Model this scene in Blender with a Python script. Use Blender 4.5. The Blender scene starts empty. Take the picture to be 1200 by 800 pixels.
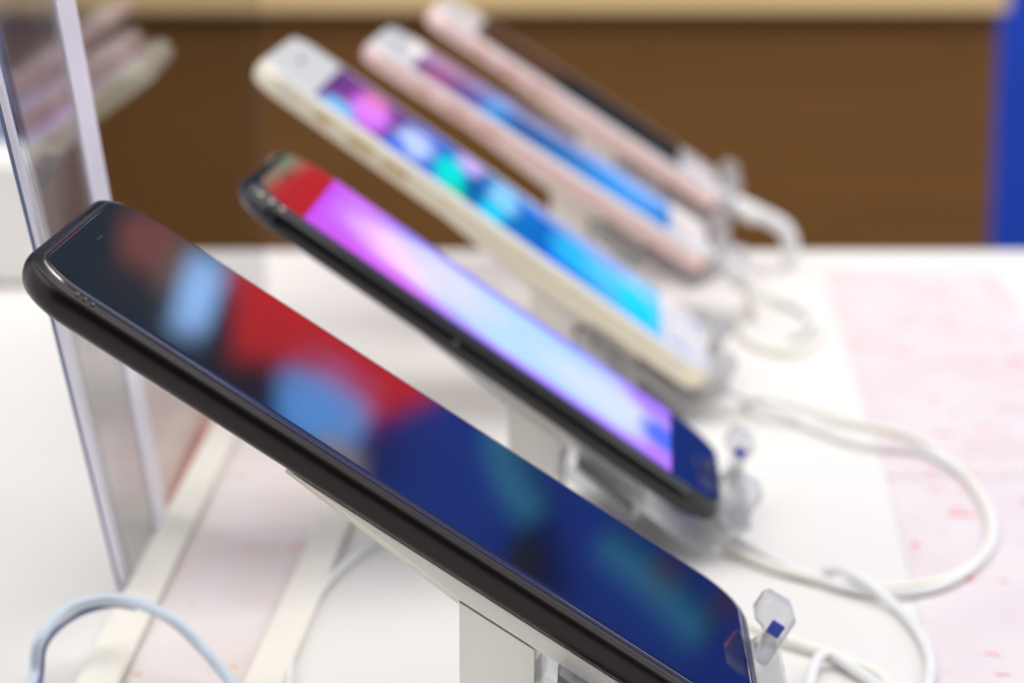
import bpy, bmesh, math, random
from mathutils import Vector, Matrix
random.seed(4)
sc = bpy.context.scene
COL = sc.collection
# ------------------------------------------------------------------ camera
PITCH = 12.44; F = 2931.0; CX, CY = 600.0, 400.0
cd = bpy.data.cameras.new('camera'); cam = bpy.data.objects.new('camera', cd); COL.objects.link(cam)
cam.location = (0, 0, 0); cam.rotation_euler = (math.radians(90 - PITCH), 0, 0)
cd.sensor_width = 36; cd.lens = F / 1200 * 36; cd.clip_start = .01; cd.clip_end = 60
cd.dof.use_dof = True; cd.dof.focus_distance = .474; cd.dof.aperture_fstop = 11.5; cd.dof.aperture_blades = 7
sc.camera = cam
# ------------------------------------------------------------------ world and lamps
w = bpy.data.worlds.new('World'); sc.world = w; w.use_nodes = True
w.node_tree.nodes['Background'].inputs[0].default_value = (.95, .96, 1.0, 1)
w.node_tree.nodes['Background'].inputs[1].default_value = .95
def area(name, loc, size, power, rot=(0, 0, 0), col=(1, .97, .93)):
    l = bpy.data.lights.new(name, 'AREA'); l.shape = 'RECTANGLE'; l.size, l.size_y = size
    l.energy = power; l.color = col
    o = bpy.data.objects.new(name, l); COL.objects.link(o); o.location = loc
    o.rotation_euler = [math.radians(a) for a in rot]
area('ceiling_panel_lamp', (.35, .9, 1.5), (1.3, 1.3), 9)
area('rear_fill_lamp', (.2, -.9, 1.25), (2.2, .7), 11, (-48, 0, 0), (1, .98, .96))  # unseen fill lamp added behind the camera for camera-facing surfaces
area('right_fill_lamp', (1.7, .9, 1.2), (.6, 1.2), 5, (0, 52, 0), (1, .98, .96))  # unseen fill lamp added to brighten the phone fronts from the right
area('left_lamp', (-.9, .2, .9), (.5, 1.2), 4.0, (0, -48, 0), (1, .96, .9))  # warm area lamp at the left, aimed across the table
area('wall_fill_lamp', (.6, 1.9, 1.7), (2.4, .5), 30, (50, 0, 0), (1, .98, .95))  # unseen lamp added to brighten the reflected back wall
area('counter_lamp', (0, 1.3, 1.2), (2.0, .2), 5.5, (40, 0, 0), (1, .9, .75))  # warm area lamp aimed at the counter front
sc.view_settings.view_transform = 'Standard'; sc.view_settings.look = 'None'
sc.view_settings.exposure = .2; sc.view_settings.gamma = 1
sc.cycles.use_denoising = True; sc.cycles.max_bounces = 14; sc.cycles.transparent_max_bounces = 16
sc.cycles.transmission_bounces = 12; sc.cycles.glossy_bounces = 6

# ------------------------------------------------------------------ helpers
pr = math.radians(PITCH)
FW = Vector((0, math.cos(pr), -math.sin(pr))); UP = Vector((0, math.sin(pr), math.cos(pr))); RT = Vector((1, 0, 0))
TZ = -.195                                              # height of the table top below the lens
def ray(px, py): return FW * F + RT * (px - CX) - UP * (py - CY)
def on_table(px, py, h=0.0): d = ray(px, py); return d * ((TZ + h) / d.z)
def at_y(px, py, Y): d = ray(px, py); return d * (Y / d.y)
def lin(c):
    return tuple(((v / 255) / 12.92 if v / 255 <= .04045 else ((v / 255 + .055) / 1.055) ** 2.4) for v in c[:3]) + (1,)

class NT:
    def __init__(s, name):
        s.m = bpy.data.materials.new(name); s.m.use_nodes = True; s.t = s.m.node_tree; s.n = s.t.nodes
        s.n.clear(); s.out = s.n.new('ShaderNodeOutputMaterial')
    def node(s, typ, **kw):
        n = s.n.new(typ)
        for k, v in kw.items():
            if k.startswith('i_'):
                key = k[2:]; key = int(key) if key.isdigit() else key.replace('_', ' ')
                s.put(v, n.inputs[key])
            else: setattr(n, k, v)
        return n
    def put(s, v, sock):
        if isinstance(v, bpy.types.NodeSocket): s.t.links.new(v, sock)
        elif isinstance(v, bpy.types.Node): s.t.links.new(v.outputs[0], sock)
        else: sock.default_value = v
    def math(s, op, a, b=0.0, c=None, clamp=False):
        n = s.n.new('ShaderNodeMath'); n.operation = op; n.use_clamp = clamp
        s.put(a, n.inputs[0]); s.put(b, n.inputs[1])
        if c is not None: s.put(c, n.inputs[2])
        return n.outputs[0]
    def mix(s, f, a, b):
        n = s.n.new('ShaderNodeMix'); n.data_type = 'RGBA'
        s.put(f, n.inputs[0]); s.put(a, n.inputs[6]); s.put(b, n.inputs[7]); return n.outputs[2]
    def ramp(s, f, stops, interp='LINEAR'):
        n = s.n.new('ShaderNodeValToRGB'); s.put(f, n.inputs[0]); n.color_ramp.interpolation = interp
        e = n.color_ramp.elements
        while len(e) < len(stops): e.new(.5)
        for i, (p, c) in enumerate(stops): e[i].position = p; e[i].color = c
        return n.outputs[0]
    def noise(s, scale, vec=None, detail=3.0, rough=.5, out=0):
        n = s.n.new('ShaderNodeTexNoise'); n.inputs['Scale'].default_value = scale
        n.inputs['Detail'].default_value = detail; n.inputs['Roughness'].default_value = rough
        if vec is not None: s.put(vec, n.inputs['Vector'])
        return n.outputs[out]
    def obj(s, scale=(1, 1, 1), rot=(0, 0, 0)):
        c = s.n.new('ShaderNodeTexCoord'); m = s.n.new('ShaderNodeMapping')
        m.inputs['Scale'].default_value = scale; m.inputs['Rotation'].default_value = rot
        s.t.links.new(c.outputs['Object'], m.inputs[0]); return m.outputs[0]
    def uv(s):
        c = s.n.new('ShaderNodeTexCoord'); x = s.n.new('ShaderNodeSeparateXYZ')
        s.t.links.new(c.outputs['UV'], x.inputs[0]); return x.outputs[0], x.outputs[1]
    def bsdf(s, **kw):
        b = s.n.new('ShaderNodeBsdfPrincipled')
        for k, v in kw.items(): s.put(v, b.inputs[k.replace('_', ' ')])
        s.t.links.new(b.outputs[0], s.out.inputs[0]); return b
    def bump(s, h, strength, dist=.001):
        b = s.n.new('ShaderNodeBump'); b.inputs['Strength'].default_value = strength
        b.inputs['Distance'].default_value = dist; s.put(h, b.inputs['Height']); return b.outputs[0]

def mat(name, col, rough=.5, metal=0., ior=1.5, var=.06, scale=60, bump=0., coat=0.):
    t = NT(name); c = lin(col); v = t.obj()
    nz = t.noise(scale, v, 4)
    a = tuple(x * (1 - var) for x in c[:3]) + (1,); b = tuple(min(1, x * (1 + var)) for x in c[:3]) + (1,)
    kw = dict(Base_Color=t.mix(nz, a, b), Metallic=metal, IOR=ior, Coat_Weight=coat,
              Roughness=t.math('MULTIPLY_ADD', nz, rough * .3, rough * .85))
    if bump: kw['Normal'] = t.bump(t.noise(scale * 14, v, 3), bump, .0002)
    t.bsdf(**kw); return t.m

def clear_sheet(name, tint=(.97, .985, 1), rough=.03, extra=0.0, dcol=(200, 200, 210)):
    """thin clear acrylic: Fresnel reflection over straight-through transmission"""
    t = NT(name); g = t.node('ShaderNodeNewGeometry')
    ior = t.math('SUBTRACT', 1.5, t.math('MULTIPLY', g.outputs['Backfacing'], 1.5 - 1 / 1.5))
    fr = t.node('ShaderNodeFresnel', i_IOR=ior)
    tr = t.node('ShaderNodeBsdfTransparent', i_Color=(*tint, 1))
    gl = t.node('ShaderNodeBsdfGlossy', i_Roughness=rough)
    m = t.node('ShaderNodeMixShader', i_0=fr, i_1=tr, i_2=gl)
    if extra:
        st = t.noise(1.0, t.obj((160, 160, 6)), 3)
        df = t.node('ShaderNodeBsdfDiffuse', i_Color=t.mix(st, lin(dcol), tuple(v * .45 for v in lin(dcol)[:3]) + (1,)))
        f = t.math('MULTIPLY', st, extra * 1.7, clamp=True)
        m = t.node('ShaderNodeMixShader', i_0=f, i_1=m, i_2=df)
    t.put(m, t.out.inputs[0]); return t.m

def link(name, me, m, parent=None, smooth=False, sharp=None):
    o = bpy.data.objects.new(name, me); COL.objects.link(o)
    if m is not None: me.materials.append(m)
    if smooth:
        for p in me.polygons: p.use_smooth = True
        if sharp: me.set_sharp_from_angle(angle=math.radians(sharp))
    if parent is not None: o.parent = parent
    return o
def mesh(name, vs, fs):
    me = bpy.data.meshes.new(name); me.from_pydata([tuple(v) for v in vs], [], fs); me.update()
    bm = bmesh.new(); bm.from_mesh(me); bmesh.ops.recalc_face_normals(bm, faces=bm.faces); bm.to_mesh(me); bm.free()
    return me
def box_mesh(name, x0, x1, y0, y1, z0, z1, bev=0.0, seg=2):
    bm = bmesh.new()
    bmesh.ops.create_cube(bm, size=1, matrix=Matrix.Translation(((x0 + x1) / 2, (y0 + y1) / 2, (z0 + z1) / 2)) @ Matrix.Diagonal((x1 - x0, y1 - y0, z1 - z0, 1)))
    if bev: bmesh.ops.bevel(bm, geom=bm.edges[:], offset=bev, segments=seg, affect='EDGES', profile=.5)
    me = bpy.data.meshes.new(name); bm.to_mesh(me); bm.free(); return me
def tag(o, label=None, cat=None, group=None, kind=None):
    if label: o['label'] = label
    if cat: o['category'] = cat
    if group: o['group'] = group
    if kind: o['kind'] = kind
    return o
def empty(name, M, label, cat, group=None):
    o = bpy.data.objects.new(name, None); COL.objects.link(o); o.matrix_world = M; o.empty_display_size = .01
    return tag(o, label, cat, group)
def smoothpath(pts, n=14):
    """Catmull-Rom through 3D points"""
    P = [Vector(p) for p in pts]; P = [P[0] * 2 - P[1]] + P + [P[-1] * 2 - P[-2]]; out = []
    for i in range(1, len(P) - 2):
        for k in range(n):
            t = k / n; a, b, c, d = P[i - 1], P[i], P[i + 1], P[i + 2]
            out.append(.5 * ((2 * b) + (c - a) * t + (2 * a - 5 * b + 4 * c - d) * t * t + (3 * b - a - 3 * c + d) * t ** 3))
    out.append(P[-2]); return out
def tube_mesh(name, pts, r, sides=12):
    vs, fs = [], []; up = Vector((0, 0, 1)); prev = None
    for i, p in enumerate(pts):
        t = (pts[min(i + 1, len(pts) - 1)] - pts[max(i - 1, 0)]).normalized()
        n = (up - t * up.dot(t)) if prev is None else (prev - t * prev.dot(t))
        if n.length < 1e-4: n = Vector((1, 0, 0)) - t * t.x
        n.normalize(); prev = n; b = t.cross(n)
        for k in range(sides):
            a = 2 * math.pi * k / sides; vs.append(p + (n * math.cos(a) + b * math.sin(a)) * r)
    for i in range(len(pts) - 1):
        for k in range(sides):
            a = i * sides + k; b = i * sides + (k + 1) % sides; fs.append((a, b, b + sides, a + sides))
    fs.append(tuple(range(sides - 1, -1, -1))); fs.append(tuple((len(pts) - 1) * sides + k for k in range(sides)))
    return mesh(name, vs, fs)
def rr(x0, x1, y0, y1, r, seg=10):
    out = []; r = max(r, 1e-5)
    for cx, cy, a0 in ((x1 - r, y1 - r, 0), (x0 + r, y1 - r, 90), (x0 + r, y0 + r, 180), (x1 - r, y0 + r, 270)):
        for k in range(seg + 1):
            a = math.radians(a0 + 90 * k / seg); out.append((cx + r * math.cos(a), cy + r * math.sin(a)))
    return out
def stack_mesh(name, x0, x1, y0, y1, r, prof, cap0=True, cap1=True, seg=10):
    """rounded slab: prof = [(inset, z), ...] from the back to the front"""
    vs, fs = [], []; n = 4 * (seg + 1)
    if cap0: prof = [(prof[0][0] + .0003, prof[0][1])] + prof
    if cap1: prof = prof + [(prof[-1][0] + .0003, prof[-1][1])]
    for o, z in prof: vs += [(x, y, z) for x, y in rr(x0 + o, x1 - o, y0 + o, y1 - o, r - o, seg)]
    for i in range(len(prof) - 1):
        for k in range(n):
            a = i * n + k; b = i * n + (k + 1) % n; fs.append((a, b, b + n, a + n))
    if cap0: fs.append(tuple(range(n - 1, -1, -1)))
    if cap1: fs.append(tuple((len(prof) - 1) * n + k for k in range(n)))
    return mesh(name, vs, fs)
def extrude_mesh(name, poly, y0, y1, bev=0.0):
    """polygon in x/z swept along y"""
    n = len(poly); vs = [(x, y0, z) for x, z in poly] + [(x, y1, z) for x, z in poly]
    fs = [tuple(range(n - 1, -1, -1)), tuple(range(n, 2 * n))] + [(i, (i + 1) % n, n + (i + 1) % n, n + i) for i in range(n)]
    me = mesh(name, vs, fs)
    if bev:
        bm = bmesh.new(); bm.from_mesh(me)
        bmesh.ops.bevel(bm, geom=bm.edges[:], offset=bev, segments=2, affect='EDGES', profile=.5, clamp_overlap=True)
        bm.to_mesh(me); bm.free()
    return me
def sheet_path(path, th):
    """thicken an x/z polyline to a strip outline"""
    L, Rr = [], []; P = [Vector((a, b)) for a, b in path]
    for i, p in enumerate(P):
        t = (P[min(i + 1, len(P) - 1)] - P[max(i - 1, 0)]).normalized(); n = Vector((-t.y, t.x)) * th / 2
        L.append(p + n); Rr.append(p - n)
    return [tuple(v) for v in L + Rr[::-1]]
def roundpath(path, r=.0025, seg=4):
    P = [Vector(p) for p in path]; out = [P[0]]
    for i in range(1, len(P) - 1):
        a = P[i] + (P[i - 1] - P[i]).normalized() * min(r, (P[i - 1] - P[i]).length / 2)
        b = P[i] + (P[i + 1] - P[i]).normalized() * min(r, (P[i + 1] - P[i]).length / 2)
        for k in range(seg + 1):
            t = k / seg; out.append(a * (1 - t) ** 2 + P[i] * 2 * t * (1 - t) + b * t * t)
    out.append(P[-1]); return [tuple(v) for v in out]

# ------------------------------------------------------------------ materials
def table_mat():
    t = NT('white_laminate'); v = t.obj(); n = t.noise(6, v, 5); n2 = t.noise(900, v, 2)
    c = t.mix(n, lin((225, 221, 217)), lin((235, 232, 228)))
    t.bsdf(Base_Color=c, Roughness=t.math('MULTIPLY_ADD', n, .12, .42), IOR=1.4, Normal=t.bump(n2, .06, .0002)); return t.m
def wood_mat(a, b, name):
    t = NT(name); v = t.obj((1.2, 6, 16)); n = t.noise(3, v, 6, .6); g = t.noise(1, t.obj((3, 40, 220)), 3)
    f = t.math('MULTIPLY_ADD', g, .35, t.math('MULTIPLY', n, .7))
    t.bsdf(Base_Color=t.mix(f, lin(a), lin(b)), Roughness=.5, Normal=t.bump(g, .15, .0005)); return t.m
M_table = table_mat()
M_wood = wood_mat((98, 63, 24), (136, 93, 44), 'dark_oak_panel')
M_woodlight = wood_mat((222, 190, 134), (238, 208, 158), 'light_oak_top')
M_floor = mat('shop_floor', (110, 104, 98), .35, scale=4)
M_wall = mat('dark_navy_wall', (12, 44, 62), .6, scale=3)
M_blue = mat('cobalt_blue_board', (14, 66, 186), .45, scale=5, var=.25)
M_teal = mat('teal_panel', (64, 160, 210), .5, scale=8, var=.3)
M_red = mat('red_panel_face', (238, 30, 30), .5, scale=5, var=.1)
M_cream = mat('cream_plastic', (243, 238, 226), .35, scale=30)
M_post = mat('beige_white_plastic', (250, 245, 238), .42, scale=40, bump=.05)
M_white = mat('white_plastic', (240, 238, 236), .35, scale=40)
M_cable = mat('white_cable_rubber', (236, 236, 236), .4, scale=90)
M_cableold = mat('yellowed_cable_rubber', (240, 238, 226), .45, scale=90)
M_stripe = mat('pale_blue_cable', (206, 218, 232), .35, scale=90)
M_matte = mat('matte_black_metal', (50, 46, 47), .33, .9, var=.05, scale=200, bump=.06)
M_gloss = mat('glossy_black_metal', (10, 10, 14), .1, .1, coat=.3)
M_gold = mat('champagne_gold_metal', (250, 240, 214), .38, .12, scale=150)
M_rose = mat('rose_gold_metal', (250, 216, 210), .38, .12, scale=150)
M_rim = mat('polished_rim', (176, 166, 170), .22, 1.)
M_antenna = mat('antenna_line', (60, 60, 62), .5)
M_whiteglass = mat('white_front_glass', (238, 238, 240), .05, ior=1.5, scale=20, var=.01)
M_hole = mat('dark_hole', (8, 8, 9), .5)
M_button_gold = mat('gold_button', (214, 186, 138), .3, .8)
M_button_rose = mat('rose_button', (214, 160, 150), .3, .8)
M_clear = clear_sheet('clear_acrylic', (.88, .89, .91))
M_frost = clear_sheet('streaky_acrylic', (.93, .92, .93), .05, .06, (190, 184, 184))
M_edge = mat('lavender_acrylic_edge', (232, 230, 246), .25, scale=60)
def solid_glass(name, tint, rough=.02):
    t = NT(name); b = t.bsdf(Base_Color=(*tint, 1), Roughness=rough, IOR=1.46, Transmission_Weight=1.0); return t.m
M_acryl = clear_sheet('solid_clear_acrylic', (.90, .915, .93), .04, .10, (246, 246, 250))
M_bluetint = solid_glass('blue_tinted_acrylic', (.55, .68, .95), .15)
M_ratchet = mat('grey_ratchet_plastic', (128, 126, 122), .4, .2)
M_sticker = mat('blue_violet_sticker', (70, 82, 196), .5)
def black_glass():
    t = NT('black_front_glass'); v = t.obj()
    vo = t.node('ShaderNodeTexVoronoi', i_Vector=v, i_Scale=260.0, i_Randomness=1.0)
    sep = t.node('ShaderNodeSeparateColor', i_0=vo.outputs['Color'])
    rad = t.math('MULTIPLY_ADD', sep.outputs[1], .035, .025)
    dot = t.math('MULTIPLY', t.math('LESS_THAN', vo.outputs['Distance'], rad), t.math('GREATER_THAN', sep.outputs[0], .978))
    smear = t.noise(1, t.obj((22, 60, 60), (0, 0, .5)), 4, .6)
    col = t.mix(dot, (.0025, .003, .007, 1), (.3, .33, .36, 1))
    t.bsdf(Base_Color=col, Roughness=t.math('ADD', t.math('MULTIPLY', smear, .06), .022), IOR=1.52); return t.m
M_blackglass = black_glass()

def screen_mat(name, ramp, blobs, strength=1.0, extra=None, grid=False):
    """lit display: colours along the screen (u) with soft picture patches (u, v, ru, rv, rgb, amount)"""
    t = NT(name); u, v = t.uv()
    wob = t.math('MULTIPLY_ADD', t.noise(9, t.obj((10, 10, 10)), 3), .09, -.045)
    c = t.ramp(t.math('ADD', u, wob), [(p, lin(q)) for p, q in ramp])
    for bu, bv, ru, rv, q, amt in blobs:
        du = t.math('DIVIDE', t.math('SUBTRACT', u, bu), ru); dv = t.math('DIVIDE', t.math('SUBTRACT', v, bv), rv)
        d = t.math('SQRT', t.math('ADD', t.math('MULTIPLY', du, du), t.math('MULTIPLY', dv, dv)))
        d = t.math('ADD', d, t.math('MULTIPLY', wob, 4))
        f = t.math('MULTIPLY', t.math('MULTIPLY', t.math('SUBTRACT', 1.0, d, clamp=True), 1.8, clamp=True), amt)
        c = t.mix(f, c, lin(q))
    t.bsdf(Base_Color=(.003, .003, .006, 1), Roughness=.03, IOR=1.36, Emission_Color=c, Emission_Strength=strength)
    return t.m

# ------------------------------------------------------------------ the shop round the table
def S(name, me, m): return tag(link(name, me, m), kind='structure')
S('floor', box_mesh('floor', -4, 4, -2, 6, -1.1, -.995), M_floor)
S('wall', box_mesh('wall', -3, 3, 3.2, 3.3, -.995, 2.2), M_wall)
S('wall_behind', box_mesh('wall_behind', -3, 3, -1.7, -1.6, -.995, 2.2), mat('taupe_wall', (44, 40, 40), .7, scale=3))  # unseen dark wall added to darken what the phone sides mirror
t = empty('reflected_panelling', Matrix.Translation((-.2, 3.19, -.995)), 'unseen brown wood panelling, added for the farthest screen to reflect', 'panelling')  # unseen, added so the farthest screen mirrors brown
for i in range(6):
    x = -1.8 + i * .39
    link('panel', box_mesh('panel', x - .2 + .004 + .2, x + .386 + .2 - .2, -.03, .0, 0, 1.2, .004), wood_mat((110, 66, 26), (140, 92, 46), 'wall_wood'), t)

t = empty('display_table', Matrix.Translation((0, .55, -.995)), 'white laminate shop table under the row of phones, with printed sheets on it', 'table')
def child(name, me, m, p, **k):                          # mesh given in world coordinates
    o = link(name, me, m, None, **k); me.transform(p.matrix_world.inverted() if False else Matrix.Translation(-p.location)); o.parent = p; return o
child('table_top', box_mesh('table_top', -1.1, 1.2, .12, 1.068, TZ - .03, TZ, .002), M_table, t)
for x in (-1.0, 1.1):
    for y in (.2, 1.0): child('leg', box_mesh('leg', x - .03, x + .03, y - .03, y + .03, -.995, TZ - .031, .002), M_white, t)

t = empty('wooden_counter', Matrix.Translation((-.5, 2.4, -.995)), 'dark brown wooden counter with a pale oak top behind the white table', 'counter')
child('front_panel', box_mesh('front_panel', -1.9, .427, 2.2, 2.22, -.9, -.191), M_wood, t)
child('counter_top', box_mesh('counter_top', -1.92, .432, 2.185, 2.7, -.190, -.150, .003), M_woodlight, t)
child('plinth', box_mesh('plinth', -1.88, .40, 2.23, 2.65, -.995, -.9), M_hole, t)

t = empty('blue_partition', Matrix.Translation((1.2, 3.0, -.995)), 'tall cobalt blue partition board at the right, beyond the brown counter', 'partition')
child('board', box_mesh('board', .565, 2.4, 2.99, 3.03, -.99, 1.3, .002), M_blue, t)
for q in ([(.61, .215), (.64, .20), (.70, .205), (.755, .20), (.76, .235), (.70, .245), (.64, .24)], [(.80, .145), (.88, .10), (.97, .07), (1.0, .10), (.90, .135), (.83, .165)],):  # unseen panels added for the teal streaks mirrored in the nearest phone
    child('teal_reflection_panel', extrude_mesh('teal_reflection_panel', q, 2.978, 2.989), M_teal, t)
M_dark = mat('dark_green_black', (30, 40, 38), .6); M_brownp = mat('pinkish_brown_panel', (100, 62, 92), .6)
M_greyp = mat('grey_beige_panel', (206, 190, 176), .6)
child('dark_reflection_panel', extrude_mesh('dark_reflection_panel', [(.755, .235), (.80, .225), (.84, .25), (.84, .28), (.79, .275)], 2.966, 2.977), M_dark, t)  # unseen; these panels and discs are cut to patches in the reflection
child('maroon_reflection_panel', extrude_mesh('maroon_reflection_panel', [(.79, .285), (.84, .25), (.88, .235), (.87, .28), (.81, .31)], 2.954, 2.965), M_brownp, t)
child('pink_reflection_disc', extrude_mesh('pink_reflection_disc', [(.88 + .018 * math.cos(a * .7854), .092 + .018 * math.sin(a * .7854)) for a in range(8)], 2.966, 2.977), M_brownp, t)
child('pink_reflection_disc', extrude_mesh('pink_reflection_disc', [(.95 + .02 * math.cos(a * .7854), .035 + .02 * math.sin(a * .7854)) for a in range(8)], 2.966, 2.977), M_brownp, t)

def lit(name, col, s):
    q = NT(name); n = q.noise(6, q.obj(), 3)
    c = lin(col); q.bsdf(Base_Color=(.02, .02, .02, 1), Roughness=.3, Emission_Color=q.mix(n, tuple(v * .8 for v in c[:3]) + (1,), c), Emission_Strength=s); return q.m
t = empty('red_reflection_panel', Matrix.Translation((.45, 3.1, .1)), 'unseen glowing red panel, shaped for its reflection in the black screens', 'sign')  # unseen added glow, its outline fitted to the red reflection
child('glow_face', extrude_mesh('glow_face', [(.266, .272), (.31, .27), (.36, .265), (.566, .235), (.566, .385), (.47, .395), (.42, .48), (.36, .45), (.31, .43), (.293, .43)], 2.99, 3.02), lit('red_glow', (225, 22, 30), 1.9), t)
child('backing_box', box_mesh('backing_box', .27, .55, 3.03, 3.19, .30, .37), M_hole, t)
t = tag(child('teal_glow_panel', extrude_mesh('s', [(.236, .27), (.262, .27), (.289, .432), (.262, .432)], 2.98, 3.0), lit('teal_glow', (50, 200, 160), 1.8), empty('teal_reflection_strip', Matrix.Translation((.24, 3.1, .3)), 'unseen glowing teal strip, added for its reflection in the second phone', 'light')))  # glow added for the teal edge reflected in the second phone
t.name = 'teal_glow_strip'
t = empty('blue_glow_panel', Matrix.Translation((.32, 3.1, .48)), 'unseen glowing pale blue panel, added for its reflection in the nearest phone', 'monitor')
child('screen', extrude_mesh('screen', [(.276, .468), (.318, .440), (.382, .498), (.350, .530)], 2.965, 2.98), lit('pale_blue_glow', (150, 195, 255), 3.1), t)  # no display: added glow cut to a pale blue reflection
t = empty('blue_glow_panel', Matrix.Translation((.52, 3.1, .42)), 'second unseen glowing panel, sky blue, added for its reflection in the nearest phone', 'monitor')
child('screen', extrude_mesh('screen', [(.452, .43), (.49, .375), (.548, .348), (.582, .385), (.53, .465)], 2.955, 2.975), lit('sky_blue_glow', (95, 170, 255), 2.3), t)  # added glow fitted to the sky blue reflection, not a display
tag(link('beige_reflection_panel', extrude_mesh('beige_reflection_panel', [(.55, .40), (.60, .375), (.64, .42), (.62, .47), (.56, .48)], 2.94, 2.953), M_greyp), 'unseen grey beige panel, added for its reflection in the nearest phone', 'notice')  # invented panel for a beige patch in the reflection
tag(link('wall_reflection_panel', extrude_mesh('wall_reflection_panel', [(.20, .528), (.238, .462), (.28, .455), (.31, .48), (.30, .52), (.25, .555)], 2.99, 3.01), mat('rosy_brown_panel', (168, 96, 92), .6)), 'unseen rosy brown panel, added for its reflection in the nearest phone', 'picture')  # invented panel for a rosy patch in the reflection
tag(link('wall_reflection_panel', extrude_mesh('wall_reflection_panel', [(.25, .475), (.28, .455), (.312, .485), (.315, .525), (.285, .52)], 2.968, 2.985), lit('dim_grey_glow', (170, 140, 128), .95)), 'unseen dim grey glowing panel, added for its reflection in the nearest phone', 'picture')  # glow added for a greyish patch in the reflection

# boxes far left, behind the clear divider
a = at_y(50, 268, 1.0)
tag(link('product_box', box_mesh('product_box', -.62, at_y(50, 230, 1.0).x, .985, 1.05, TZ + .001, at_y(50, 186, 1.0).z, .002), M_white), 'low white product box at the far left end of the table', 'box')
tag(link('blue_box', box_mesh('blue_box', -.95, at_y(12, 60, 2.1).x, 2.05, 2.18, -.994, .05, .003), mat('pale_blue_card', (190, 206, 238), .5)), 'tall pale blue box standing at the left before the counter', 'box')
tag(link('navy_box', box_mesh('navy_box', at_y(12, 60, 2.1).x + .004, at_y(74, 60, 2.1).x, 2.06, 2.17, -.994, .05, .003), mat('navy_card', (42, 48, 110), .5)), 'narrow navy box standing beside the pale blue box', 'box')

# ------------------------------------------------------------------ printed sheets
def paper_mat(name, c0, c1, c2, s=1.0):
    t = NT(name); v = t.obj()
    big = t.noise(26 * s, v, 2); med = t.noise(60 * s, t.obj((1, 2.2, 1)), 3)
    row = t.node('ShaderNodeTexWave', i_Vector=t.obj((1, 1, 1), (0, 0, .1)), i_Scale=55.0 * s, i_Distortion=.6)
    row.bands_direction = 'Y'
    word = t.math('GREATER_THAN', t.noise(150 * s, t.obj((1, .35, 1)), 2), .56)
    dash = t.math('MULTIPLY', t.math('GREATER_THAN', row.outputs[0], .55), word)
    hot = t.math('GREATER_THAN', med, .56)
    c = t.mix(t.math('MULTIPLY', t.math('SUBTRACT', big, .4, clamp=True), 5, clamp=True), lin(c0), lin(c1))
    c = t.mix(t.math('MULTIPLY', dash, hot), c, lin(c2))
    t.bsdf(Base_Color=c, Roughness=.5); return t.m
def paper(name, quad, m, label, cat='leaflet', h=.00015, zoff=.0002):
    P = [on_table(*q) for q in quad]; c = sum(P, Vector()) / 4
    vs = [p + Vector((0, 0, zoff)) - c for p in P] + [p + Vector((0, 0, zoff + h)) - c for p in P]
    me = mesh(name, vs, [(3, 2, 1, 0), (4, 5, 6, 7), (0, 1, 5, 4), (1, 2, 6, 5), (2, 3, 7, 6), (3, 0, 4, 7)])
    o = tag(link(name, me, m), label, cat); o.location = c; return o
M_p1 = paper_mat('pink_print', (224, 216, 217), (222, 206, 207), (222, 134, 124))
M_p2 = paper_mat('lilac_print', (226, 218, 219), (222, 210, 213), (222, 110, 100), .8)
M_p3 = paper_mat('salmon_print', (214, 168, 154), (200, 142, 130), (196, 110, 100), .6)
M_p4 = paper_mat('lavender_print', (232, 224, 222), (226, 213, 210), (228, 190, 172), .8)
paper('leaflet', [(1040, 560), (965, 318), (1165, 318), (1330, 560)], M_p1, 'pale leaflet with pinkish red print near the back edge of the table')
paper('leaflet', [(1110, 860), (1040.5, 561), (1331, 561), (1450, 860)], M_p2, 'white leaflet with scattered small red marks at the right edge')
paper('leaflet', [(138, 600), (150, 425), (292, 425), (205, 600)], M_p3, 'salmon pink printed sheet under the clear divider foot')
paper('leaflet', [(114, 868), (292, 482), (438, 482), (264, 868)], M_p4, 'lavender printed sheet between the two cream strips')

# cream strips on the table, running away from the camera
def strip(name, q, h, label):
    P = [on_table(*a) for a in q]; c = sum(P, Vector()) / 4
    vs = [p - c for p in P] + [p + Vector((0, 0, h)) - c for p in P]
    me = mesh(name, vs, [(3, 2, 1, 0), (4, 5, 6, 7), (0, 1, 5, 4), (1, 2, 6, 5), (2, 3, 7, 6), (3, 0, 4, 7)])
    bm = bmesh.new(); bm.from_mesh(me); bmesh.ops.bevel(bm, geom=bm.edges[:], offset=h * .4, segments=3, affect='EDGES'); bm.to_mesh(me); bm.free()
    o = tag(link(name, me, M_cream, smooth=True, sharp=50), label, 'strip'); o.location = c + Vector((0, 0, .0012)); return o
strip('trim_strip', [(62, 860), (116, 860), (296, 480), (262, 480)], .0014, 'left cream plastic strip running back across the table')
strip('trim_strip', [(262, 860), (312, 860), (470, 480), (436, 480)], .0014, 'right cream plastic strip running back under the nearest phone')

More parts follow.
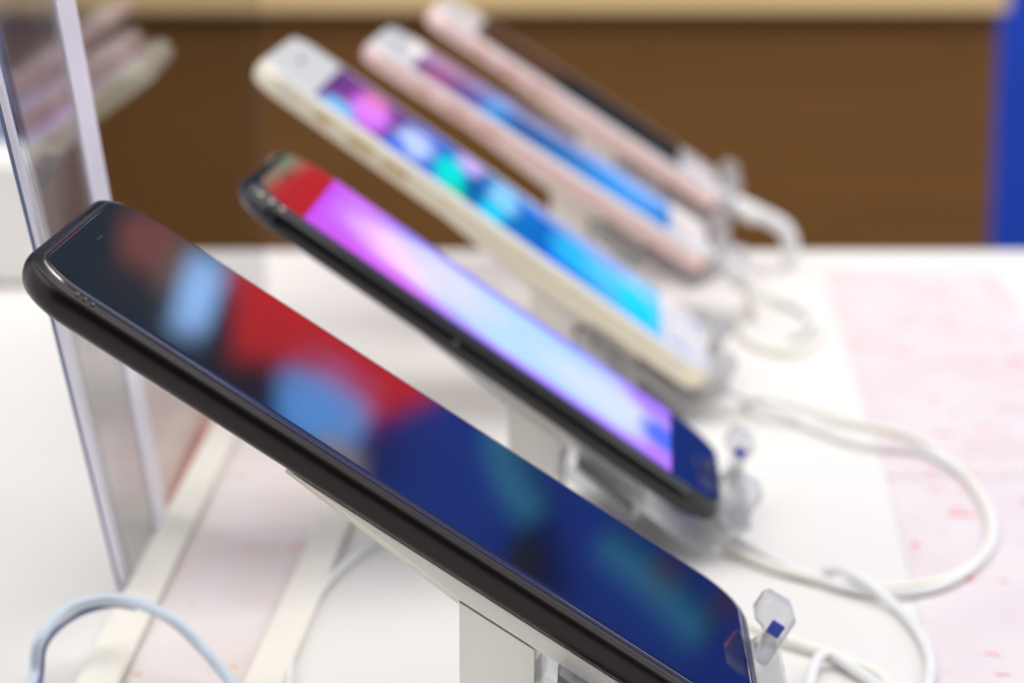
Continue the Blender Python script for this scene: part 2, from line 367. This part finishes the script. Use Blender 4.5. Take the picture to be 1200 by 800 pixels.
# ------------------------------------------------------------------ clear acrylic divider at the left
dv = empty('acrylic_divider', Matrix.Translation((-.1, .8, TZ)), 'tall clear acrylic divider standing along the left of the phones', 'divider')
XD = -.0955                                             # the upright sheet's plane; its front edge leans towards the camera
def yz_plate(name, q, x0, x1, m, p):
    vs = [(x0, y, z) for y, z in q] + [(x1, y, z) for y, z in q]
    return child(name, mesh(name, vs, [(3, 2, 1, 0), (4, 5, 6, 7), (0, 1, 5, 4), (1, 2, 6, 5), (2, 3, 7, 6), (3, 0, 4, 7)]), m, p)
ZT = .05; kA = (.597 - .468) / .146; kB = (.650 - .535) / .146
def fy(y0, k, z): return y0 - k * (z - TZ)
yz_plate('clear_sheet', [(fy(.598, kA, TZ), TZ), (.955, TZ), (.955, ZT), (fy(.598, kA, ZT), ZT)], XD - .002, XD, M_clear, dv)
yz_plate('frosted_band', [(fy(.600, kA, TZ), TZ + .001), (fy(.640, kB, TZ), TZ + .001), (fy(.640, kB, ZT), ZT), (fy(.600, kA, ZT), ZT)], XD + .0003, XD + .0008, M_frost, dv)
yz_plate('edge_strip', [(fy(.640, kB, TZ), TZ + .001), (fy(.658, kB, TZ), TZ + .001), (fy(.664, kB, ZT), ZT), (fy(.640, kB, ZT), ZT)], XD + .0003, XD + .0012, M_edge, dv)
yz_plate('edge_strip', [(fy(.5945, kA, TZ), TZ + .001), (fy(.5975, kA, TZ), TZ + .001), (fy(.5975, kA, ZT), ZT), (fy(.5945, kA, ZT), ZT)], XD - .0018, XD - .0007, M_edge, dv)
yz_plate('edge_line', [(fy(.5945, kA, TZ), TZ + .001), (fy(.5975, kA, TZ), TZ + .001), (fy(.5975, kA, ZT), ZT), (fy(.5945, kA, ZT), ZT)], XD - .0026, XD - .0019, mat('blue_grey_edge', (90, 104, 150), .2), dv)
yz_plate('far_edge', [(.9555, TZ + .001), (.958, TZ + .001), (.958, ZT), (.9555, ZT)], XD - .002, XD - .0008, M_frost, dv)

# ------------------------------------------------------------------ phones
def frame(phi, al, c):
    dw = Vector((math.sin(phi), math.cos(phi), 0)); h = Vector((math.cos(phi), -math.sin(phi), 0))
    dl = h * math.cos(al) + Vector((0, 0, -math.sin(al))); n = dl.cross(dw)
    return Matrix(((dl.x, dw.x, n.x, c[0]), (dl.y, dw.y, n.y, c[1]), (dl.z, dw.z, n.z, c[2]), (0, 0, 0, 1)))
# local axes of a phone: x along it from top to bottom edge, y from near to far side, z out of the screen; origin at the
# middle of its bottom edge at the back
def place(phi, al, c, top, near, L, W, th):
    """c = measured near top corner of the display; top/near = its distance from the body edges"""
    M = frame(phi, al, c); off = M.to_3x3() @ Vector((-top + L, -near + W / 2, -th))
    M.translation = Vector(c) + off; return M
def slab(name, L, W, r, prof, m, p, **k): return link(name, stack_mesh(name, -L, 0, -W / 2, W / 2, r, prof, **k), m, p, smooth=True, sharp=42)
def side_prof(th, b, steps=9, front=.0):
    """half-round edge of depth b"""
    out = []
    for i in range(steps + 1):
        a = math.pi * i / steps - math.pi / 2
        out.append((b * (1 - math.cos(a) ** .8) if math.cos(a) > 0 else b, th / 2 + (th / 2) * math.sin(a)))
    return out
def screen_sheet(p, L, x0, x1, y0, y1, z, m, seg=1):
    vs = [(x0, y0, z), (x1, y0, z), (x1, y1, z), (x0, y1, z)]
    me = bpy.data.meshes.new('screen'); me.from_pydata(vs, [], [(0, 1, 2, 3)]); uv = me.uv_layers.new(name='UVMap')
    for i, q in enumerate(((0, 0), (1, 0), (1, 1), (0, 1))): uv.data[i].uv = q
    return link('screen', me, m, p)
GP = 'phones tilted on stands in a row'
# --- nearest: matte black
L1, W1, T1 = .1625, .0818, .0073
M1 = place(.0363, .5819, (-.08486, .44045, -.08295), .0031, .0029, L1, W1, T1)
p1 = empty('smartphone', M1, 'large matte black phone nearest the camera, its dark screen reflecting red and blue', 'phone', GP)
pf = [(.0040, 0), (.0027, .0002), (.0017, .0007), (.0010, .0014), (.0005, .0023), (.0002, .0033), (0, .0044), (.0001, .0054), (.0004, .0060), (.0009, .0064)]
slab('body', L1, W1, .0125, pf + [(.0016, T1 - .0009), (.0021, T1 - .0005), (.0023, T1 - .0004), (.0030, T1 - .0006)], M_matte, p1)
slab('rim', L1, W1, .0125, [(.0022, T1 - .0005), (.0023, T1 - .00015), (.0027, T1 - .0001), (.0029, T1 - .0004)], M_rim, p1, cap0=False, cap1=False)
slab('front_glass', L1, W1, .0125, [(.0029, T1 - .0006), (.0029, T1 - .0002), (.0030, T1 - .00005), (.0033, T1 + .0001), (.0038, T1 + .0002), (.0044, T1 + .00025)], M_blackglass, p1, cap0=False)
link('earpiece', stack_mesh('earpiece', -L1 + .0068, -L1 + .0074, -.003, .003, .0006, [(0, T1 + .0002), (0, T1 + .00032)], seg=4), M_hole, p1)
for k in range(3):
    link('microphone_hole', stack_mesh('h', -L1 + .0115 + k * .0016, -L1 + .0123 + k * .0016, -W1 / 2 + .0017, -W1 / 2 + .0024, .00035, [(0, T1 - .0009), (0, T1 - .0002)], seg=4), M_rim, p1)
# --- second: glossy black, lit lilac screen
L2, W2, T2 = .1500, .0712, .0069
M2 = place(.0549, .6060, (-.0525, .6210, -.10535), .0182, .0037, L2, W2, T2)
p2 = empty('smartphone', M2, 'glossy black phone with a lit lilac and light blue screen, second in the row', 'phone', GP)
pf = side_prof(T2 - .0008, .0026)
slab('body', L2, W2, .0155, [q for q in pf if not (q[1] > T2 - .0018 and q[0] > .0012)] + [(.0013, T2 - .0012), (.0015, T2 - .001), (.002, T2 - .0011)], M_gloss, p2)
slab('front_glass', L2, W2, .0155, [(.0014, T2 - .0011), (.0016, T2 - .0006), (.0021, T2 - .0002), (.0029, T2 - .00005), (.0036, T2)], M_blackglass, p2, cap0=False)
SM2 = screen_mat('lilac_wallpaper', [(0, (96, 60, 230)), (.14, (150, 130, 250)), (.3, (200, 205, 252)), (.5, (182, 216, 252)), (.75, (176, 206, 252)), (.9, (202, 196, 248)), (1, (205, 150, 240))], [
    (.16, .62, .16, .4, (120, 130, 250), .8), (.3, .55, .25, .4, (222, 220, 252), .8), (.8, .45, .22, .35, (212, 222, 252), .8),
    (.2, 0, .36, .26, (128, 78, 230), .85), (.7, 0, .5, .16, (170, 120, 248), .9), (.5, 1, .8, .16, (140, 110, 246), .8),
    (.98, .45, .09, .3, (70, 100, 235), .95), (1, .05, .14, .3, (176, 112, 236), .9), (.95, .9, .12, .25, (160, 100, 238), .8)], .98)
screen_sheet(p2, L2, -L2 + .0182, -L2 + .0182 + .1135, -W2 / 2 + .0037, W2 / 2 - .0037, T2 + .00006, SM2)
link('home_button', stack_mesh('home_button', -.0105, -.0055, -.0085, .0085, .0024, [(0, T2), (.0001, T2 + .0003), (.0005, T2 + .0004)], cap0=False), M_gloss, p2, smooth=True, sharp=50)
link('earpiece', stack_mesh('earpiece', -L2 + .0075, -L2 + .0083, -.006, .006, .0004, [(0, T2), (0, T2 + .00005)], seg=4), M_hole, p2)
for q in (-.0005, .0028, .006):
    link('sensor', stack_mesh('sensor', -L2 + .006 + q, -L2 + .0072 + q, -W2 / 2 + .0016, -W2 / 2 + .0026, .0005, [(0, T2 - .0009), (0, T2 - .0003)], seg=4), M_gold, p2)
link('side_dimple', stack_mesh('side_dimple', -.083, -.0822, -W2 / 2 - .0001, -W2 / 2 + .0006, .0003, [(0, .0033), (0, .0041)], seg=4), M_rim, p2)
# --- white fronted phones
def light_phone(M, L, W, T, sl, sw, body, button, smat, label, seen=True):
    p = empty('smartphone', M, label, 'phone', GP); r = .0105 if L < .15 else .012
    pf = side_prof(T - .0002, .0026)
    slab('body', L, W, r, pf[:-2] + [(.0019, T - .0004), (.0023, T - .0004)], body, p)
    slab('front_glass', L, W, r, [(.0009, T - .0009), (.0011, T - .0003), (.0016, T - .00005), (.0024, T)], M_whiteglass, p, cap0=False)
    screen_sheet(p, L, -(L + sl) / 2, -(L - sl) / 2, -sw / 2, sw / 2, T + .00006, smat)
    link('home_button', stack_mesh('home_button', -.0148, -.0040, -.0054, .0054, .0054, [(0, T), (.0002, T + .0002), (.0007, T + .0001)], cap0=False), body, p, smooth=True, sharp=50)
    link('earpiece', stack_mesh('earpiece', -L + .0085, -L + .0098, -.0065, .0065, .0006, [(0, T), (0, T + .0001)], seg=4), M_hole, p)
    for x0, x1 in ((.024, .029), (.036, .0455), (.049, .0585)):
        link('volume_button' if x0 > .03 else 'mute_switch', box_mesh('b', -L + x0, -L + x1, -W / 2 - .0007, -W / 2 + .0005, T * .36, T * .64, .0004), button, p, smooth=True, sharp=50)
    for x in (-L + .0125, -.0125):
        link('antenna_line', box_mesh('a', x, x + .0008, -W / 2 - .00006, -W / 2 + .0004, T * .15, T * .85), M_white, p)
    return p
SM3 = screen_mat('violet_to_cyan_wallpaper', [(0, (92, 44, 118)), (.12, (134, 52, 150)), (.2, (66, 40, 120)), (.3, (36, 96, 206)), (.42, (0, 72, 150)), (.5, (0, 118, 180)), (.65, (0, 96, 190)), (.8, (40, 150, 226)), (1, (0, 170, 222))], [
    (.13, .42, .075, .5, (214, 120, 244), 1), (.06, .1, .06, .25, (110, 190, 240), .9), (.12, .75, .05, .3, (236, 130, 170), .6),
    (.26, .45, .07, .45, (176, 200, 252), 1), (.22, .1, .04, .3, (60, 110, 230), .9), (.37, .35, .06, .5, (0, 214, 214), 1), (.41, .85, .05, .3, (200, 170, 250), .9),
    (.40, .05, .04, .2, (0, 200, 150), .9), (.52, .6, .06, .4, (130, 200, 250), 1), (.50, .15, .05, .3, (0, 200, 240), .9), (.60, .8, .05, .3, (20, 110, 210), .8),
    (.70, .1, .06, .3, (0, 110, 230), .9), (.74, .45, .1, .4, (40, 180, 236), .9), (.86, .5, .12, .5, (90, 200, 245), .8), (.93, .35, .08, .4, (0, 205, 240), .9), (.83, .9, .1, .3, (40, 120, 215), .8)], 1.05)
SM4 = screen_mat('violet_to_azure_wallpaper', [(0, (96, 52, 112)), (.09, (160, 48, 118)), (.17, (84, 50, 130)), (.25, (40, 70, 160)), (.32, (24, 118, 200)), (.42, (0, 76, 146)), (.6, (0, 110, 190)), (.78, (36, 146, 230)), (1, (40, 118, 200))], [
    (.04, .8, .07, .5, (120, 80, 150), .8), (.12, .7, .08, .4, (100, 60, 130), .8), (.30, .3, .06, .5, (30, 140, 215), .9), (.5, .7, .2, .3, (0, 70, 140), .8), (.88, .5, .12, .4, (80, 160, 240), .8)], 1.0)
K3 = 1.09; L3, W3, T3 = .1582 * K3, .0779 * K3, .0078
M3 = place(.0474, .6150, (-.0561 * K3, .70728 * K3, -.08425 * K3), (L3 - .1218 * K3) / 2, (W3 - .0685 * K3) / 2, L3, W3, T3)
light_phone(M3, L3, W3, T3, .1218 * K3, .0685 * K3, M_gold, M_button_gold, SM3, 'pale gold phone with white front and a violet to cyan screen, third in the row')
K4 = 1.06; L4, W4, T4 = .1383 * K4, .0671 * K4, .0075
M4 = place(.0701, .5614, (-.0343 * K4, .84815 * K4, -.0919 * K4), (L4 - .104 * K4) / 2, (W4 - .0585 * K4) / 2, L4, W4, T4)
light_phone(M4, L4, W4, T4, .104 * K4, .0585 * K4, M_rose, M_button_rose, SM4, 'rose gold phone with a dark blue screen, fourth in the row')
SM5 = screen_mat('brown_glow_screen', [(0, (14, 12, 12)), (1, (34, 24, 16))], [], .6)  # switched off; brown reflection painted in as weak emission
L5 = .139
M5 = place(.062, .575, at_y(556, 40, 1.0), (L5 - .093 * K4) / 2, (W4 - .0585 * K4) / 2, L5, W4, T4)
light_phone(M5, L5, W4, T4, .093 * K4, .0585 * K4, M_rose, M_button_rose, SM5, 'farthest rose gold phone, its screen switched off with a brown reflection painted in')

# ------------------------------------------------------------------ phone stands
M_milky = clear_sheet('milky_acrylic', (.95, .95, .96), .08, .5, (250, 250, 252))
def stand(M, L, W, label, hook=.06, full=True, wedge=True, w0=.010, tint=False, fy_=(.024,), A_=M_acryl):
    base = M @ Vector((-.045, 0, 0)); base.z = TZ
    s = empty('phone_stand', Matrix.Translation(base), label, 'stand', 'stands holding the phones')
    def put(name, me, m, world=False, **k):
        if not world: me.transform(M)
        me.transform(Matrix.Translation(-base)); o = link(name, me, m, None, **k); o.parent = s; return o
    y0 = -W / 2 + w0; y1 = W / 2 - .012; x1 = -.062; x0 = -.101
    # wedge shaped back plate, thin at its upper end
    put('back_plate', extrude_mesh('back_plate', [(x0, -.0004), (x1, -.0036), (-.022, -.0036), (-.022, -.0004)], y0, y1, .0002), M_post)
    put('plate_edge', extrude_mesh('plate_edge', [(x0 - .001, -.0002), (x0 - .001, -.0010), (x1, -.0044), (x1, -.0034)], y0 + .0003, y1 - .0003), M_bluetint if tint else M_cream)
    # leg down to the table
    A = M @ Vector((x1, y0, -.004)); B = M @ Vector((x1, y1, -.004)); D = M @ Vector((x1 + .0165, y0, -.004))
    dx = Vector((D.x - A.x, 0, 0)); v = [Vector((A.x, A.y, TZ + .003)), Vector((B.x, B.y, TZ + .003)), Vector((B.x, B.y, TZ + .003)) + dx, Vector((A.x, A.y, TZ + .003)) + dx]
    E_ = M @ Vector((x1 + .0165, y1, -.004))
    v += [A, B, Vector((v[2].x, E_.y, E_.z)), Vector((v[3].x, D.y, D.z))]
    put('leg', mesh('leg', v, [(0, 1, 2, 3), (4, 5, 6, 7), (0, 1, 5, 4), (1, 2, 6, 5), (2, 3, 7, 6), (3, 0, 4, 7)]), M_post, True)
    put('foot', box_mesh('foot', A.x - .004, A.x + .03, A.y - .002, B.y + .004, TZ + .0004, TZ + .003, .0006), M_post, True)
    # clear bracket: under the phone, round its bottom edge and up
    lip = roundpath([(-.040, -.0030), (-.006, -.0062), (.0005, -.0062), (.0066, .0068)], .003)
    put('bracket', extrude_mesh('bracket', sheet_path(lip, .0022), y0 - .004, y1 + .004, .0003), A_, smooth=True, sharp=35)
    for i in range(9):
        x = -.038 + i * .0021; z = -.0062 - i * .00022
        put('rib', box_mesh('rib', x, x + .0013, y0 - .003, y0 + .012, z - .0016, z + .0008, .0002), M_ratchet)
    put('ratchet_case', box_mesh('ratchet_case', -.042, -.018, y0 - .0045, y0 + .013, -.0108, -.0045, .0006), A_)
    hm = [(.0056, .003), (.0052, .0146), (.0032, .0162), (-.0016, .0158), (-.0026, .0148), (-.0024, .0104), (.0014, .0092), (.0030, .003)]
    put('prong', extrude_mesh('prong', hm, y0 - .003, y0 + .004, .0004), A_, smooth=True, sharp=35)
    ya = W / 2 - fy_[0]
    put('prong', extrude_mesh('prong', hm, ya, ya + .0085, .0005), A_, smooth=True, sharp=35)
    if A_ is M_acryl: put('sticker', box_mesh('sticker', .0008, .0036, ya - .0012, ya - .0002, .0098, .0126, 0), M_sticker)
    return s
stand(M1, L1, W1, 'white and clear acrylic stand holding the matte black phone', w0=.004)
stand(M2, L2, W2, 'acrylic stand with a blue tinted edge under the glossy black phone', tint=True, fy_=(.016,))
stand(M3, L3, W3, 'acrylic stand under the pale gold phone', A_=M_milky)
stand(M4, L4, W4, 'acrylic stand under the rose gold phone with the blue screen', A_=M_milky)
stand(M5, L4, W4, 'acrylic stand under the farthest phone with the dark screen', A_=M_milky)

# ------------------------------------------------------------------ cables
def cable(pts, r, m, label, plug=None, group='charging cables on the table'):
    P = smoothpath(pts); c = P[0].copy(); c.z = TZ
    e_ = empty('charging_cable', Matrix.Translation(c), label, 'cable', group)
    me = tube_mesh('cord', P, r); me.transform(Matrix.Translation(-c)); o = link('cord', me, m, None, smooth=True); o.parent = e_
    if plug is not None:
        me = stack_mesh('plug', -.006, .014, -.0062, .0062, .002, [(.001, -.0024), (0, -.0012), (0, .0012), (.001, .0024)], seg=5)
        me.transform(plug); me.transform(Matrix.Translation(-c)); o = link('plug', me, M_white, None, smooth=True, sharp=50); o.parent = e_
    return e_
def T(px, py, h=.0018): return on_table(px, py, h)
def plugm(M, x=.012, z=.002): return M @ Matrix.Translation((x, 0, z))
def start(M, x=.016, z=.002): return M @ Vector((x, 0, z))
c = start(M2, .022, -.002)
cable([M2 @ Vector((.004, .004, -.004)), M2 @ Vector((.016, .004, -.006)), M2 @ Vector((.030, .002, -.008)), T(985, 668, .004), T(1050, 710), T(1085, 755), T(1088, 800), T(1060, 850)], .0013, M_cable, 'white cable curving from the glossy black phone to the bottom edge')
cable([M3 @ Vector((.006, 0, .001)), M3 @ Vector((.018, 0, -.003)), T(900, 468, .008), T(985, 492), T(1070, 512), T(1125, 550), T(1158, 600), T(1155, 645), T(1105, 678), T(1020, 688), T(920, 668), T(850, 640)], .0012, M_cableold, 'faintly cream cable making the wide loop on the table right of the phones')
cable([T(850, 455, .006), T(930, 492), T(1010, 520), T(1085, 530), T(1140, 565), T(1165, 612), T(1150, 655), T(1090, 690), T(1000, 690), T(900, 652), T(850, 620)], .0012, M_cable, 'thin white cable lying beside the wide cream loop')
cable([M1 @ Vector((.006, .02, -.004)), M1 @ Vector((.02, .02, -.008)), T(960, 770, .003), T(1010, 790), T(1060, 830)], .0013, M_cable, 'white cable leaving the bottom of the nearest black phone')
cable([T(880, 735, .003), T(930, 752), T(1000, 776), T(1040, 800), T(1050, 850)], .0013, M_cableold, 'thin yellowish cable beside the foot of the nearest stand')
a5 = M5 @ Vector((.004, 0, .0035))
cable([a5, M5 @ Vector((.020, 0, .006)), M5 @ Vector((.034, 0, .006)), M5 @ Vector((.043, -.002, -.006)), M5 @ Vector((.042, -.006, -.022)), T(868, 300, .003), T(830, 310)], .0034, M_cable, 'thick white cable bending down from the farthest phone', plugm(M5, .006, .0035))
a4 = M4 @ Vector((.004, 0, .0035))
cable([a4, M4 @ Vector((.018, 0, .002)), M4 @ Vector((.028, 0, -.006)), T(880, 345, .004), T(935, 360), T(958, 385), T(930, 412), T(880, 400), T(862, 370)], .0014, M_cableold, 'coiled cream cable below the rose gold phone with the blue screen', plugm(M4, .006, .0035))
cable([T(860, 330, .002), T(905, 345, .002), T(950, 372, .002), T(930, 395, .002)], .0016, M_cable, 'short white cable end lying on the coil behind the phones')
cable([T(10, 860), T(38, 800), T(46, 750, .010), T(82, 712, .014), T(140, 702, .015), T(196, 722, .014), T(240, 762, .008), T(280, 812), T(300, 860)], .0014, M_stripe, 'pale blue white cable arching up at the lower left corner')
cable([T(28, 860), T(47, 800), T(54, 754, .009), T(88, 722, .012), T(130, 709, .013), T(160, 712, .012)], .0006, mat('slate_blue_wire', (96, 108, 150), .4), 'fine slate blue wire running inside the arch of the pale blue cable')
cable([T(345, 860), T(338, 800), T(350, 740), T(385, 680), T(430, 640), T(480, 610)], .0008, M_cable, 'very thin white wire curving under the nearest phone')
